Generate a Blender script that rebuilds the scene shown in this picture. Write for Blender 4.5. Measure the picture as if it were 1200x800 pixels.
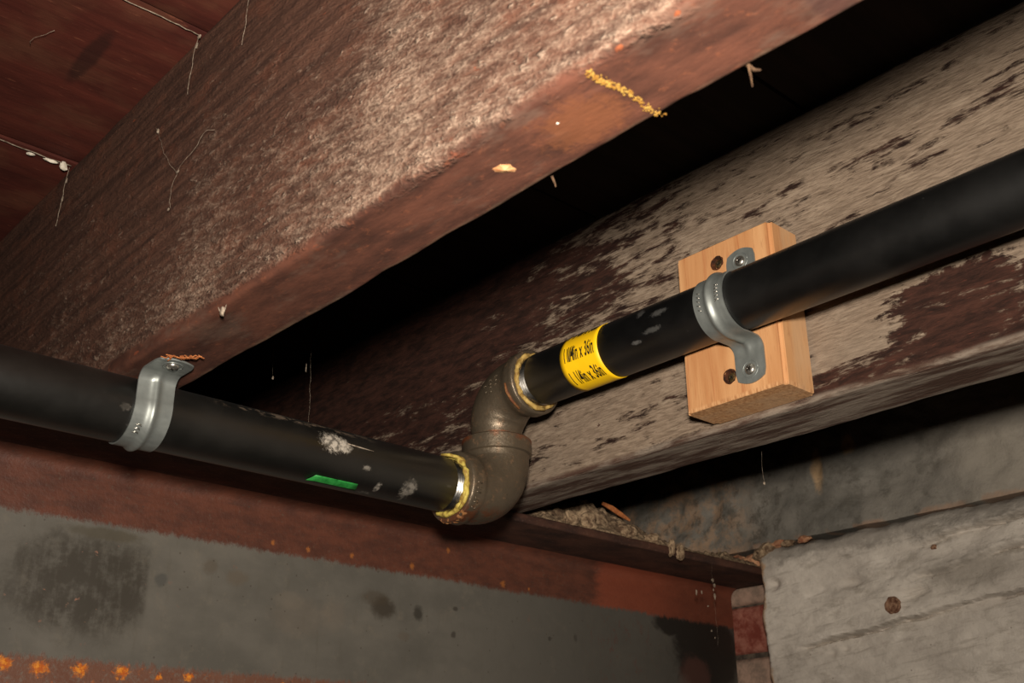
import bpy, bmesh, math, random
import numpy as np
from mathutils import Vector, Matrix

# ------------------------------------------------------------------ scene reset
for o in list(bpy.data.objects):
    bpy.data.objects.remove(o, do_unlink=True)
scene = bpy.context.scene
COL = scene.collection
random.seed(4)
RNG = np.random.RandomState(11)

# ------------------------------------------------------------------ camera
# world: X along the steel beam, Y along the joists, Z up, lens at the origin (metres)
YAW, PITCH, ROLL, FPX = 0.83486574, 0.40641213, -0.00435905, 1294.374
_f = Vector((math.cos(YAW)*math.cos(PITCH), math.sin(YAW)*math.cos(PITCH), math.sin(PITCH)))
_r = Vector((math.sin(YAW), -math.cos(YAW), 0))
_u = _r.cross(_f)
CR = _r*math.cos(ROLL) + _u*math.sin(ROLL)
CU = _u*math.cos(ROLL) - _r*math.sin(ROLL)
cam_d = bpy.data.cameras.new('camera')
cam_d.sensor_width = 36.0
cam_d.lens = FPX/1200*36.0
cam_d.clip_start = 0.01
cam_d.dof.use_dof = True
cam_d.dof.focus_distance = 0.80
cam_d.dof.aperture_fstop = 19.0
cam = bpy.data.objects.new('camera', cam_d)
COL.objects.link(cam)
cam.matrix_world = Matrix(((CR.x, CU.x, -_f.x, 0), (CR.y, CU.y, -_f.y, 0), (CR.z, CU.z, -_f.z, 0), (0, 0, 0, 1)))
scene.camera = cam

# ------------------------------------------------------------------ world, flash, exposure
w = bpy.data.worlds.new('dark_basement'); scene.world = w
w.use_nodes = True
w.node_tree.nodes['Background'].inputs[0].default_value = (1.0, 0.85, 0.7, 1)
w.node_tree.nodes['Background'].inputs[1].default_value = 0.0006
fl = bpy.data.lights.new('camera_flash', 'AREA')
fl.shape = 'RECTANGLE'; fl.size = 0.045; fl.size_y = 0.05
fl.energy = 4.5
fl.spread = math.radians(118)
fl.color = (1.0, 0.91, 0.79)
flo = bpy.data.objects.new('camera_flash', fl); COL.objects.link(flo)
fm = cam.matrix_world.copy(); fm.translation = CU*0.085
flo.matrix_world = fm
scene.view_settings.view_transform = 'Standard'
scene.view_settings.look = 'None'
scene.view_settings.gamma = 1.0
scene.view_settings.use_curve_mapping = False
scene.view_settings.exposure = 0.0

# ------------------------------------------------------------------ numpy noise
def _hash(i, j, k, seed):
    n = (i*374761393 + j*668265263 + k*2147483647 + seed*974711) & 0xFFFFFFFF
    n = ((n ^ (n >> 13))*1274126177) & 0xFFFFFFFF
    n = n ^ (n >> 16)
    return (n & 0xFFFF)/65535.0
def vnoise(x, y, z, seed=0):
    x, y, z = np.broadcast_arrays(np.asarray(x, float), np.asarray(y, float), np.asarray(z, float))
    xi, yi, zi = np.floor(x).astype(np.int64), np.floor(y).astype(np.int64), np.floor(z).astype(np.int64)
    fx, fy, fz = x-xi, y-yi, z-zi
    fx, fy, fz = fx*fx*(3-2*fx), fy*fy*(3-2*fy), fz*fz*(3-2*fz)
    r = 0
    for a in (0, 1):
        for b in (0, 1):
            for c in (0, 1):
                r = r + _hash(xi+a, yi+b, zi+c, seed)*(fx if a else 1-fx)*(fy if b else 1-fy)*(fz if c else 1-fz)
    return r*2-1
def fbm(x, y, z, octv=3, seed=0):
    s, a, t = 0, 1.0, 0
    for o in range(octv):
        s = s + a*vnoise(x*2**o, y*2**o, z*2**o, seed+o*17); t += a; a *= 0.5
    return s/t

# ------------------------------------------------------------------ material helper
def srgb(r, g, b):
    f = lambda v: (v/255/12.92) if v/255 <= 0.04045 else ((v/255+0.055)/1.055)**2.4
    return (f(r), f(g), f(b), 1.0)

class Mat:
    def __init__(s, name, rough=0.8, metal=0.0, spec=0.5):
        s.m = bpy.data.materials.new(name); s.m.use_nodes = True
        s.nt = s.m.node_tree; s.b = s.nt.nodes['Principled BSDF']
        s.b.inputs['Roughness'].default_value = rough
        s.b.inputs['Metallic'].default_value = metal
        s.b.inputs['Specular IOR Level'].default_value = spec
        s.tc = s.nt.nodes.new('ShaderNodeTexCoord')
        s.co = s.tc.outputs['Object']
        sp = s.nt.nodes.new('ShaderNodeSeparateXYZ'); s.nt.links.new(s.co, sp.inputs[0])
        s.x, s.y, s.z = sp.outputs
    def put(s, sock, v):
        if hasattr(v, 'is_output') or isinstance(v, bpy.types.NodeSocket): s.nt.links.new(v, sock)
        else: sock.default_value = v
    def mapping(s, scale, rot=(0, 0, 0), loc=(0, 0, 0)):
        n = s.nt.nodes.new('ShaderNodeMapping')
        r = s.nt.nodes.new('ShaderNodeMapping')
        s.nt.links.new(s.co, r.inputs['Vector']); r.inputs['Rotation'].default_value = rot
        s.nt.links.new(r.outputs[0], n.inputs['Vector'])
        n.inputs['Scale'].default_value = scale; n.inputs['Location'].default_value = loc
        return n.outputs[0]
    def noise(s, scale, detail=4, rough=0.55, rot=(0, 0, 0), loc=(0, 0, 0), dist=0.0):
        if not isinstance(scale, tuple): scale = (scale,)*3
        n = s.nt.nodes.new('ShaderNodeTexNoise')
        n.inputs['Scale'].default_value = 1.0; n.inputs['Detail'].default_value = detail
        n.inputs['Roughness'].default_value = rough; n.inputs['Distortion'].default_value = dist
        s.nt.links.new(s.mapping(scale, rot, loc), n.inputs['Vector'])
        return n.outputs['Fac']
    def voro(s, scale, loc=(0, 0, 0), feature='F1'):
        if not isinstance(scale, tuple): scale = (scale,)*3
        n = s.nt.nodes.new('ShaderNodeTexVoronoi'); n.feature = feature
        n.inputs['Scale'].default_value = 1.0
        s.nt.links.new(s.mapping(scale, (0, 0, 0), loc), n.inputs['Vector'])
        return n.outputs['Distance']
    def math(s, op, a, b=0.0, c=0.0):
        n = s.nt.nodes.new('ShaderNodeMath'); n.operation = op
        s.put(n.inputs[0], a); s.put(n.inputs[1], b); s.put(n.inputs[2], c)
        return n.outputs[0]
    def add(s, a, b): return s.math('ADD', a, b)
    def sub(s, a, b): return s.math('SUBTRACT', a, b)
    def mul(s, a, b): return s.math('MULTIPLY', a, b)
    def mx(s, a, b): return s.math('MAXIMUM', a, b)
    def thr(s, v, lo, hi, to0=0.0, to1=1.0):
        n = s.nt.nodes.new('ShaderNodeMapRange'); n.interpolation_type = 'SMOOTHSTEP'
        s.put(n.inputs[0], v)
        a, b, t0, t1 = lo, hi, to0, to1
        if a > b: a, b, t0, t1 = b, a, t1, t0
        n.inputs[1].default_value = a; n.inputs[2].default_value = b
        n.inputs[3].default_value = t0; n.inputs[4].default_value = t1
        return n.outputs[0]
    def mix(s, f, a, b):
        n = s.nt.nodes.new('ShaderNodeMix'); n.data_type = 'RGBA'
        s.put(n.inputs[0], f); s.put(n.inputs[6], a); s.put(n.inputs[7], b)
        return n.outputs[2]
    def spot(s, c, r, rag=0.5, nscale=90, soft=0.35, seed=0.0):
        """ragged blot around point c with radii r (None = unlimited on that axis)"""
        d = None
        for ax, cc, rr in zip((s.x, s.y, s.z), c, r):
            if rr is None: continue
            t = s.math('DIVIDE', s.sub(ax, cc), rr); t = s.mul(t, t)
            d = t if d is None else s.add(d, t)
        d = s.math('SQRT', d)
        n = s.noise(nscale, 6, 0.72, loc=(seed, seed*1.7, seed*0.3), dist=.5)
        d = s.add(d, s.mul(s.sub(n, 0.5), rag*3.2))
        return s.thr(d, 1+soft, 1-soft)
    def color(s, c): s.put(s.b.inputs['Base Color'], c)
    def rough(s, v): s.put(s.b.inputs['Roughness'], v)
    def metal(s, v): s.put(s.b.inputs['Metallic'], v)
    def bump(s, h, strength=0.5, dist=0.002, prev=None):
        n = s.nt.nodes.new('ShaderNodeBump'); n.inputs['Strength'].default_value = strength
        n.inputs['Distance'].default_value = dist; s.put(n.inputs['Height'], h)
        if prev is not None: s.nt.links.new(prev, n.inputs['Normal'])
        s.nt.links.new(n.outputs[0], s.b.inputs['Normal'])
        return n.outputs[0]

M = {}
# --- joist with the dusty rough sawn flank (joist A)
def mat_joist_dusty():
    m = Mat('dusty_rough_sawn_wood', 0.9, 0, 0.2)
    R = (math.radians(-14), 0, 0)
    lumpn = m.noise((190, 80, 270), 5, 0.60, rot=R, dist=0.15)
    fuzz = m.noise((500, 420, 700), 4, 0.65, rot=R, dist=0.1)
    hair = m.noise((300, 90, 520), 4, 0.6, rot=(math.radians(-24), 0, 0), dist=.3)
    big = m.noise((9, 7, 11), 4, 0.6)
    mid = m.noise((50, 34, 60), 4, 0.6)
    streak = m.noise((40, 6, 160), 4, 0.6)
    wood = m.mix(m.thr(streak, 0.3, 0.7), srgb(70, 47, 38), srgb(104, 72, 58))
    wood = m.mix(m.mul(m.thr(mid, 0.5, 0.72), 0.55), wood, srgb(118, 72, 54))
    dens = m.add(m.mul(m.sub(big, 0.5), 0.8), m.mul(m.sub(mid, 0.5), 0.5))
    dens = m.add(dens, m.mul(m.sub(0.50, m.y), 0.30))
    dens = m.add(dens, m.mul(m.sub(0.345, m.z), 2.6))
    # dust lies thicker in patches with upright borders, as it settled between old fixings
    wv = m.add(m.y, m.mul(m.sub(mid, .5), .05))
    for y0, k in ((.395, .16), (.585, .11), (.80, .10)):
        dens = m.add(dens, m.mul(m.mul(m.thr(wv, y0, y0-.012), m.thr(wv, y0-.10, y0-.03)), k))
    d = m.add(m.add(m.mul(lumpn, 0.80), m.mul(fuzz, 0.35)), m.add(m.mul(hair, .25), m.mul(dens, 0.62)))
    dust = m.thr(d, 0.66, 1.20)
    flk = m.mul(m.thr(m.noise((150, 95, 230), 4, .6, rot=R, loc=(4, 7, 3)), .60, .70), m.thr(dens, -.35, .25))
    dcol = m.mix(m.thr(fuzz, .3, .7), srgb(126, 101, 86), srgb(188, 162, 141))
    edge = m.add(m.z, m.mul(m.sub(m.noise((50, 28, 60), 5, 0.65), 0.5), 0.014))
    side = m.thr(m.sub(edge, m.thr(m.y, .42, .62, 0, .008)), 0.2600, 0.2655)
    flank = m.thr(m.x, 0.2585, 0.2545)
    zone = m.mul(side, flank)
    face = m.mix(m.mul(dust, 0.9), wood, dcol)
    face = m.mix(m.mul(flk, .6), face, srgb(186, 162, 142))
    un = m.noise((70, 24, 60), 6, 0.65)
    und = m.mix(m.thr(un, 0.3, 0.72), srgb(64, 39, 31), srgb(100, 61, 47))
    und = m.mix(m.mul(m.thr(m.noise((200, 110, 100), 5, 0.75, loc=(3, 1, 0)), 0.56, 0.70), 0.5), und, srgb(136, 80, 55))
    und = m.mix(m.mul(m.thr(m.noise((40, 16, 40), 5, 0.7, loc=(7, 4, 0)), 0.52, 0.68), 0.45), und, srgb(104, 84, 72))
    und = m.mix(m.mul(m.thr(m.noise((120, 40, 40), 5, 0.7, loc=(1, 6, 0)), 0.56, 0.66), 0.5), und, srgb(64, 40, 32))
    und = m.mix(m.mul(m.spot((0.283, 0.152, 0.26), (0.030, 0.006, None), 0.3, 60), 0.6), und, srgb(70, 48, 44))
    und = m.mix(m.mul(m.spot((0.276, 0.262, 0.26), (0.014, 0.02, None), 0.7, 160), 0.6), und, srgb(126, 76, 48))
    col = m.mix(zone, und, face)
    band = m.mul(m.thr(m.z, 0.258, 0.262), m.thr(m.z, 0.271, 0.265))
    scuff = m.mul(m.mul(band, flank), m.thr(m.noise((60, 30, 90), 5, 0.65, loc=(1, 9, 2)), 0.60, 0.68))
    chips = m.mul(flank, m.thr(m.noise((40, 34, 120), 4, 0.55, rot=R, loc=(5, 2, 8)), 0.715, 0.745))
    col = m.mix(m.mx(m.mul(scuff, 0.65), m.mul(chips, 0.75)), col, srgb(150, 76, 48))
    worn = m.mul(m.thr(m.x, 0.2905, 0.2965), m.thr(m.noise((60, 30, 30), 6, 0.7), 0.42, 0.6))
    col = m.mix(m.mul(worn, 0.55), col, srgb(146, 122, 98))
    m.color(col)
    h = m.add(m.mul(zone, m.add(m.add(m.mul(lumpn, 1.0), m.mul(fuzz, .5)), m.mul(hair, .4))), m.mul(un, 0.25))
    m.bump(m.add(h, m.mul(m.mul(flk, zone), .5)), 0.85, 0.004)
    return m.m
M['joist_dusty'] = mat_joist_dusty()

# --- joist with flaking pale dust over brown wood (joist B)
def mat_joist_pale():
    m = Mat('pale_flaking_wood', 0.88, 0, 0.2)
    st = m.noise((70, 16, 90), 6, 0.68, dist=0.5)
    st2 = m.noise((140, 40, 160), 6, 0.7, loc=(2, 5, 1), dist=.4)
    big = m.noise((10, 6, 16), 3, 0.5, loc=(4, 0, 2))
    fine = m.noise((500, 90, 700), 5, 0.62, dist=.1)
    grain = m.noise((300, 14, 330), 4, .6)
    brown = m.mix(m.thr(st2, .3, .7), srgb(36, 23, 19), srgb(74, 46, 37))
    brown = m.mix(m.mul(m.thr(fine, .6, .72), .5), brown, srgb(112, 62, 48))
    pale = m.mix(m.thr(fine, .3, .7), srgb(116, 99, 84), srgb(152, 133, 115))
    pale = m.mix(m.mul(m.thr(grain, .5, .68), .35), pale, srgb(108, 90, 76))
    pale = m.mix(m.mul(m.thr(st2, 0.52, 0.7), 0.55), pale, srgb(168, 150, 131))
    pale = m.mix(m.mul(m.thr(big, .5, .7), .4), pale, srgb(130, 116, 102))
    cov = m.add(m.mul(st, 0.62), m.add(m.mul(st2, 0.42), m.mul(big, 0.30)))
    far = m.thr(m.y, 0.58, 0.82)
    cov = m.sub(cov, m.mul(far, 0.17))
    up = m.mul(m.thr(m.z, 0.36, 0.42), m.thr(m.y, .40, .60))
    cov = m.sub(cov, m.mul(up, 0.13))
    low = m.mul(m.thr(m.add(m.z, m.mul(m.sub(big, .5), .03)), 0.298, 0.276), m.thr(m.y, 0.43, 0.37))
    cov = m.sub(cov, m.mul(low, 0.21))
    cov = m.sub(cov, m.mul(m.spot((0.63, 0.275, 0.300), (None, 0.055, 0.020), 0.5, 70), 0.20))
    cov = m.add(cov, m.mul(m.sub(fine, .5), .14))
    mask = m.thr(cov, 0.52, 0.61)
    dash = m.thr(m.noise((60, 30, 170), 5, .68, loc=(9, 2, 5), dist=.6), .675, .70)
    mask = m.mul(mask, m.sub(1.0, m.mul(dash, .9)))
    side = m.mix(mask, brown, pale)
    bot = m.mix(m.thr(m.noise((110, 14, 60), 6, 0.65, loc=(0, 3, 9)), 0.42, 0.6), srgb(82, 60, 50), srgb(138, 124, 111))
    zb = m.thr(m.z, 0.266, 0.2615)
    col = m.mix(zb, side, bot)
    m.color(col)
    m.bump(m.add(m.mul(mask, 0.4), m.add(m.mul(fine, 0.6), m.mul(st2, 0.6))), 0.7, 0.0026)
    return m.m
M['joist_pale'] = mat_joist_pale()

def mat_boards():
    m = Mat('red_brown_subfloor', 0.7, 0, 0.3)
    g = m.noise((9, 60, 60), 5, 0.65, dist=.4)
    b = m.noise((14, 18, 20), 4, 0.6)
    f = m.noise((60, 260, 100), 5, 0.7)
    c = m.mix(m.thr(g, 0.25, 0.75), srgb(66, 28, 22), srgb(92, 42, 32))
    c = m.mix(m.mul(m.thr(b, 0.45, 0.7), 0.5), c, srgb(104, 66, 48))
    c = m.mix(m.mul(m.spot((0.205, 0.665, 0.487), (0.006, 0.035, None), 0.25, 40), 0.7), c, srgb(44, 24, 20))
    c = m.mix(m.mul(m.thr(f, 0.60, 0.72), 0.4), c, srgb(140, 84, 62))
    m.color(c); m.bump(m.add(g, m.mul(f, 0.5)), 0.4, 0.0015)
    return m.m
M['boards'] = mat_boards()

# --- steel beam
RUSTPTS = [(0.293, 0.0975, .013), (0.322, 0.099, .012), (0.353, 0.100, .013), (0.407, 0.100, .009), (0.268, 0.099, .012), (0.382, 0.0975, .007), (0.49, 0.0985, .007)]
def mat_web():
    m = Mat('painted_steel_web', 0.55, 0, 0.4)
    n1 = m.noise((60, 60, 60), 6, 0.7)
    n2 = m.noise((300, 300, 300), 4, 0.7)
    nl = m.noise((14, 10, 22), 5, 0.6)
    vs = m.noise((130, 100, 26), 5, .65)
    grey = m.mix(m.thr(nl, 0.3, 0.7), srgb(92, 88, 81), srgb(107, 102, 94))
    grey = m.mix(m.mul(m.thr(n1, 0.52, 0.72), 0.3), grey, srgb(124, 114, 100))
    grey = m.mix(m.mul(m.thr(vs, 0.56, 0.70), 0.25), grey, srgb(90, 84, 74))
    grey = m.mix(m.mul(m.thr(m.noise((90, 70, 70), 5, .7, loc=(6, 1, 1)), 0.66, 0.72), 0.35), grey, srgb(128, 92, 78))
    # soot stain with a straight right border, broken up by paint showing through
    big = m.mul(m.spot((0.318, 0.82, 0.160), (0.060, None, 0.036), 0.30, 50, 0.35, 1.0), m.thr(m.add(m.x, m.mul(m.sub(n1, .5), .004)), 0.3665, 0.3625))
    holes = m.thr(m.add(m.mul(vs, .5), m.mul(m.noise((70, 80, 90), 5, .7, loc=(1, 1, 6)), .6)), .50, .70, 1.0, .30)
    grey = m.mix(m.mul(m.mul(big, holes), .9), grey, srgb(60, 54, 46))
    pk = m.mul(big, m.thr(m.noise((120, 100, 140), 4, .6, loc=(2, 8, 2)), .66, .71))
    grey = m.mix(m.mul(pk, .7), grey, srgb(156, 112, 92))
    grey = m.mix(m.mul(m.spot((0.327, 0.82, 0.1985), (0.028, None, 0.0045), 0.4, 70), 0.75), grey, srgb(80, 73, 60))
    for cx, cz, rx, rz, k, c in [(0.586, .172, .012, .009, .8, (56, 48, 38)), (0.577, .180, .014, .006, .55, (74, 64, 52)), (0.626, .172, .0055, .0065, .85, (54, 50, 44)), (.375, .170, .005, .005, .7, (74, 73, 70)),
                                 (.44, .180, .009, .006, .5, (98, 86, 72)), (.415, .186, .006, .006, .6, (88, 78, 66)), (.668, .157, .003, .003, .7, (54, 48, 42)),
                                 (.67, .181, .003, .002, .7, (54, 48, 42)), (.793, .165, .002, .002, .7, (48, 43, 38)), (.83, .169, .0025, .004, .6, (48, 43, 38)),
                                 (.50, .155, .026, .016, .22, (118, 104, 90)), (.49, .168, .014, .007, .2, (130, 118, 103)), (.535, .160, .012, .014, .22, (124, 110, 96)), (.61, .150, .006, .004, .4, (96, 84, 72))]:
        grey = m.mix(m.mul(m.spot((cx, .82, cz), (rx, None, rz), .42, 130, .4, cx*9), k), grey, srgb(*c))
    redm = m.mul(m.spot((0.905, .82, .165), (0.055, None, .04), .4, 60, .5, 3.0), m.thr(m.noise((150, 100, 80), 4, .65, dist=1.2), .55, .66))
    grey = m.mix(m.mul(redm, .6), grey, srgb(116, 62, 50))
    
    grey = m.mix(m.thr(m.add(m.x, m.mul(m.sub(nl, .5), .35)), .66, .90, 0, .62), grey, srgb(66, 63, 58))  # grey darkened towards the right end, painting in the light falloff
    blk = m.mx(m.spot((1.045, .82, .175), (0.060, None, .05), .25, 40, .2, 2.0), m.spot((0.985, .82, .198), (0.03, None, .012), .3, 60, .2, 5.0))
    grey = m.mix(m.mul(blk, .95), grey, srgb(34, 30, 26))
    grey = m.mix(m.mul(m.spot((1.02, .82, .145), (0.025, None, .02), .4, 60), .6), grey, srgb(92, 60, 52))
    rn = m.noise((40, 40, 90), 5, .65)
    red = m.mix(m.thr(rn, .3, .7), srgb(78, 46, 36), srgb(101, 58, 43))
    red = m.mix(m.mul(m.thr(m.noise((240, 240, 300), 5, .75), .56, .68), .5), red, srgb(96, 80, 68))
    red = m.mix(m.mul(m.thr(m.noise((30, 40, 160), 5, .7, loc=(3, 3, 0)), .56, .68), .45), red, srgb(70, 46, 38))
    bright = m.mul(m.thr(m.add(m.x, m.mul(m.sub(rn, .5), .05)), .85, .88), m.thr(m.x, 1.02, 0.94, .5, 1.0))
    red = m.mix(m.mul(bright, .55), red, srgb(150, 74, 50))
    for cx, cz, rr in [(.505, .213, .004), (.55, .214, .004), (.617, .214, .005), (.73, .212, .006), (.765, .211, .003), (.47, .2135, .0035), (.66, .235, .004)]:
        red = m.mix(m.mul(m.spot((cx, .82, cz), (rr*.45, None, rr*.5), 1.0, 380, .6, cx*7), .55), red, srgb(186, 112, 48))
    low = m.mix(rn, srgb(104, 66, 52), srgb(122, 84, 66))
    low = m.mix(m.mul(m.thr(m.noise((260, 260, 260), 5, .75), .5, .64), .6), low, srgb(120, 108, 98))
    low = m.mix(m.mul(m.thr(m.noise((160, 160, 200), 5, .75, loc=(4, 0, 4)), .6, .7), .6), low, srgb(170, 96, 48))
    for cx, cz, rr in RUSTPTS:
        b_ = m.spot((cx, .82, cz), (rr*.40, None, rr*.34), 1.15, 240, .45, cx*11)
        low = m.mix(b_, low, m.mix(m.thr(n2, .4, .65), srgb(188, 92, 24), srgb(232, 146, 44)))
    rag = m.add(m.mul(m.sub(m.noise((230, 200, 120), 6, .8), .5), .020), m.mul(m.sub(m.noise((20, 20, 20), 3, .6), .5), .006))
    zt = m.add(m.z, m.mul(rag, .7)); zl = m.add(m.z, m.mul(rag, -1.0))
    topm = m.thr(zt, .2035, .2085); lowm = m.thr(zl, .1085, .1030)
    col = m.mix(topm, grey, red); col = m.mix(lowm, col, low)
    specks = m.thr(m.voro(90), .10, .05)
    col = m.mix(m.mul(specks, .5), col, srgb(64, 54, 46))
    m.color(col)
    m.bump(m.add(m.mul(m.mx(topm, lowm), n2), m.mul(n1, .3)), .4, .0012)
    return m.m
M['web'] = mat_web()
def mat_flange():
    m = Mat('rusty_steel_flange', 0.75, 0, 0.3)
    rn = m.noise((25, 40, 60), 5, .65); n2 = m.noise((300, 300, 300), 4, .7)
    c = m.mix(m.thr(rn, .3, .7), srgb(50, 33, 28), srgb(84, 54, 42))
    c = m.mix(m.mul(m.thr(n2, .55, .7), .4), c, srgb(120, 92, 76))
    m.color(c); m.bump(n2, .4, .001)
    return m.m
M['flange'] = mat_flange()

# --- walls
def mat_plaster(name, c1, c2, dirt, tan_w):
    m = Mat(name, 0.92, 0, 0.2)
    a = m.noise((9, 9, 12), 5, .6); b = m.noise((60, 50, 80), 6, .7); f = m.noise((420, 420, 420), 4, .7)
    c = m.mix(m.thr(a, .35, .65), srgb(*c1), srgb(*c2))
    c = m.mix(m.mul(m.thr(b, .53, .70), .4), c, srgb(*dirt))
    c = m.mix(m.mul(m.thr(m.noise((26, 16, 34), 5, .65, loc=(1, 4, 4)), .55, .72), .4), c, srgb(*[min(255, v+26) for v in c2]))
    c = m.mix(m.mul(m.thr(m.voro((60, 70, 60)), .06, .025), .7), c, srgb(90, 76, 66))
    if tan_w:
        t = m.mx(m.spot((1.05, .653, .354), (None, .007, .022), .4, 90, .4), m.spot((1.05, .612, .374), (None, .008, .010), .5, 90, .4, 2.0))
        c = m.mix(m.mul(t, .75), c, srgb(190, 156, 116))
        rub = m.mul(m.thr(m.y, .72, .80), m.thr(m.noise((40, 40, 40), 5, .7, loc=(3, 3, 3)), .40, .62))
        c = m.mix(m.mul(rub, .8), c, srgb(168, 136, 108))
        dk = m.mul(m.thr(m.y, .60, .74), m.thr(m.noise((55, 45, 45), 5, .75, loc=(8, 3, 1)), .52, .64))
        c = m.mix(m.mul(dk, .6), c, srgb(74, 68, 60))
        c = m.mix(m.mul(m.thr(m.noise((30, 26, 36), 6, .72, loc=(0, 7, 5)), .50, .64), .5), c, srgb(88, 83, 75))
        rt = m.thr(m.add(m.y, m.mul(m.sub(a, .5), .3)), .56, .47)
        c = m.mix(m.mul(rt, .55), c, srgb(172, 162, 148))
        bare = m.mul(m.thr(m.add(m.z, m.mul(m.sub(b, .5), .02)), .288, .282), m.thr(m.noise((20, 26, 20), 3, .5, loc=(2, 0, 0)), .45, .55))
        c = m.mix(m.mul(bare, .45), c, srgb(170, 130, 102))
    else:
        jag = m.add(m.y, m.mul(m.sub(m.noise((60, 60, 30), 4, .6), .5), .03))
        c = m.mix(m.mul(m.thr(jag, .7290, .7345), .8), c, srgb(182, 142, 104))
        c = m.mix(m.mul(m.thr(m.add(m.z, m.mul(m.sub(b, .5), .05)), .250, .268), .7), c, srgb(124, 117, 109))
        c = m.mix(m.mul(m.thr(m.noise((60, 22, 240), 6, .72, rot=(math.radians(8), 0, 0), loc=(2, 2, 7)), .54, .66), .4), c, srgb(142, 132, 121))
        c = m.mix(m.mul(m.thr(m.noise((200, 120, 260), 5, .75, loc=(6, 2, 7)), .64, .72), .5), c, srgb(112, 102, 92))
        c = m.mix(m.mul(m.spot((1.04, .49, .215), (None, .05, .014), .5, 50, .5), .5), c, srgb(116, 107, 96))
        c = m.mix(m.mul(m.thr(m.noise((30, 22, 60), 6, .7, loc=(5, 1, 2)), .55, .68), .45), c, srgb(138, 128, 115))
    m.color(c)
    m.bump(m.add(m.mul(b, 1.0), m.mul(f, .3)), .6, .004)
    return m.m
M['plaster'] = mat_plaster('grey_plaster', (184, 174, 163), (206, 196, 184), (156, 146, 135), False)
M['parging'] = mat_plaster('dark_grey_parging', (108, 104, 97), (132, 126, 117), (86, 81, 74), True)
def simple(name, c1, c2, scale=80, rough=.85, bump=.4, dist=.0015, metal=0., spec=.3, lo=.35, hi=.65, stretch=(1, 1, 1)):
    m = Mat(name, rough, metal, spec)
    n = m.noise(tuple(scale*k for k in stretch), 5, .65)
    m.color(m.mix(m.thr(n, lo, hi), srgb(*c1), srgb(*c2)))
    if bump: m.bump(n, bump, dist)
    return m.m
M['mortar'] = simple('crumbly_mortar', (98, 76, 58), (176, 150, 120), 150, .95, .9, .004)
M['chunk'] = simple('brick_fragment', (150, 96, 70), (196, 148, 112), 120, .95, .8, .003)
M['brick'] = simple('old_brick', (120, 56, 44), (164, 106, 90), 60, .92, .7, .003)
M['brick_pale'] = simple('mortared_brick', (132, 112, 98), (170, 140, 122), 70, .92, .7, .003)
M['joint'] = simple('dark_joint', (58, 50, 44), (96, 84, 72), 90, .95, .6, .002)

# --- pipework
def mat_pipe(name, base, dusty):
    m = Mat(name, .42, 0, 1.0)
    a = m.noise((16, 16, 16), 4, .6); f = m.noise((240, 240, 240), 4, .6)
    c = m.mix(m.thr(a, .35, .7), srgb(*base), srgb(base[0]+8, base[1]+7, base[2]+6))
    if dusty:
        tm = m.mul(m.thr(m.z, .2485, .2535), m.mul(m.spot((.375, .65, .255), (.055, None, None), .25, 60, .3), m.thr(m.noise((90, 90, 200), 4, .65), .48, .6)))
        c = m.mix(m.mul(tm, .8), c, srgb(150, 130, 112))
        for cx, cz, rx, rz, k, sd in [(.4035, .2415, .010, .006, 1.0, 1.), (.4135, .2400, .0045, .0035, 1.0, 2.), (.4735, .2225, .0055, .005, .38, 3.), (.448, .2195, .0022, .0022, .5, 4.), (.4325, .229, .003, .0016, .35, 5.), (.252, .232, .003, .002, .2, 6.), (.443, .2155, .006, .0009, .4, 7.)]:
            sp = m.mul(m.spot((cx, .64, cz), (rx, None, rz), .85, 420, .4, sd), m.thr(m.y, .655, .645))
            c = m.mix(m.mul(sp, m.thr(f, .4, .6, .25*k, k)), c, srgb(206, 196, 182))
    else:
        for cy, cz, ry, rz, k, sd in [(.456, .327, .006, .0022, .25, 1.), (.474, .333, .003, .003, .25, 2.), (.463, .316, .007, .0016, .2, 3.), (.48, .312, .004, .0012, .3, 4.)]:
            sp = m.mul(m.spot((.555, cy, cz), (None, ry, rz), .85, 420, .45, sd), m.thr(m.x, .575, .565))
            c = m.mix(m.mul(sp, k), c, srgb(150, 148, 144))
    sc = m.thr(m.noise((30, 30, 30), 2, .5, dist=2.5), .73, .76)
    c = m.mix(m.mul(sc, .15), c, srgb(120, 116, 110))
    m.color(c)
    m.rough(m.thr(a, .3, .7, .36, .46))
    m.bump(f, .12, .0005)
    return m.m
M['pipe_a'] = mat_pipe('black_pipe_dusty', (17, 16, 14), True)
M['pipe_b'] = mat_pipe('black_pipe_clean', (7, 7, 7), False)
def mat_iron():
    m = Mat('malleable_iron', .5, .55, .5)
    a = m.noise((60, 60, 60), 4, .6); f = m.noise((420, 420, 420), 4, .7)
    c = m.mix(a, srgb(86, 75, 62), srgb(122, 108, 90))
    ru = m.mul(m.thr(m.noise((110, 110, 110), 6, .75, loc=(4, 4, 1)), .52, .72), .5)
    c = m.mix(ru, c, srgb(136, 94, 60))
    seam = m.mul(m.spot((.573, .652, .283), (None, None, .0035), .5, 120, .4), m.thr(m.noise((50, 50, 50), 3, .5), .4, .55))
    c = m.mix(m.mul(seam, .8), c, srgb(146, 80, 46))
    bt = m.mul(m.thr(m.z, .225, .213), m.thr(m.noise((130, 130, 130), 4, .7), .45, .58))
    c = m.mix(m.mul(bt, .8), c, srgb(126, 74, 48))
    m.color(c); m.rough(m.thr(f, .3, .7, .32, .48)); m.metal(m.thr(ru, 0, .5, .6, .25))
    m.bump(f, .35, .0009)
    return m.m
M['iron'] = mat_iron()
M['thread'] = simple('bright_cut_thread', (150, 146, 140), (200, 196, 190), 300, .3, 0, 0, 1.0)
M['dope'] = simple('yellow_pipe_dope', (150, 120, 58), (206, 186, 92), 190, .6, .5, .001)
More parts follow.
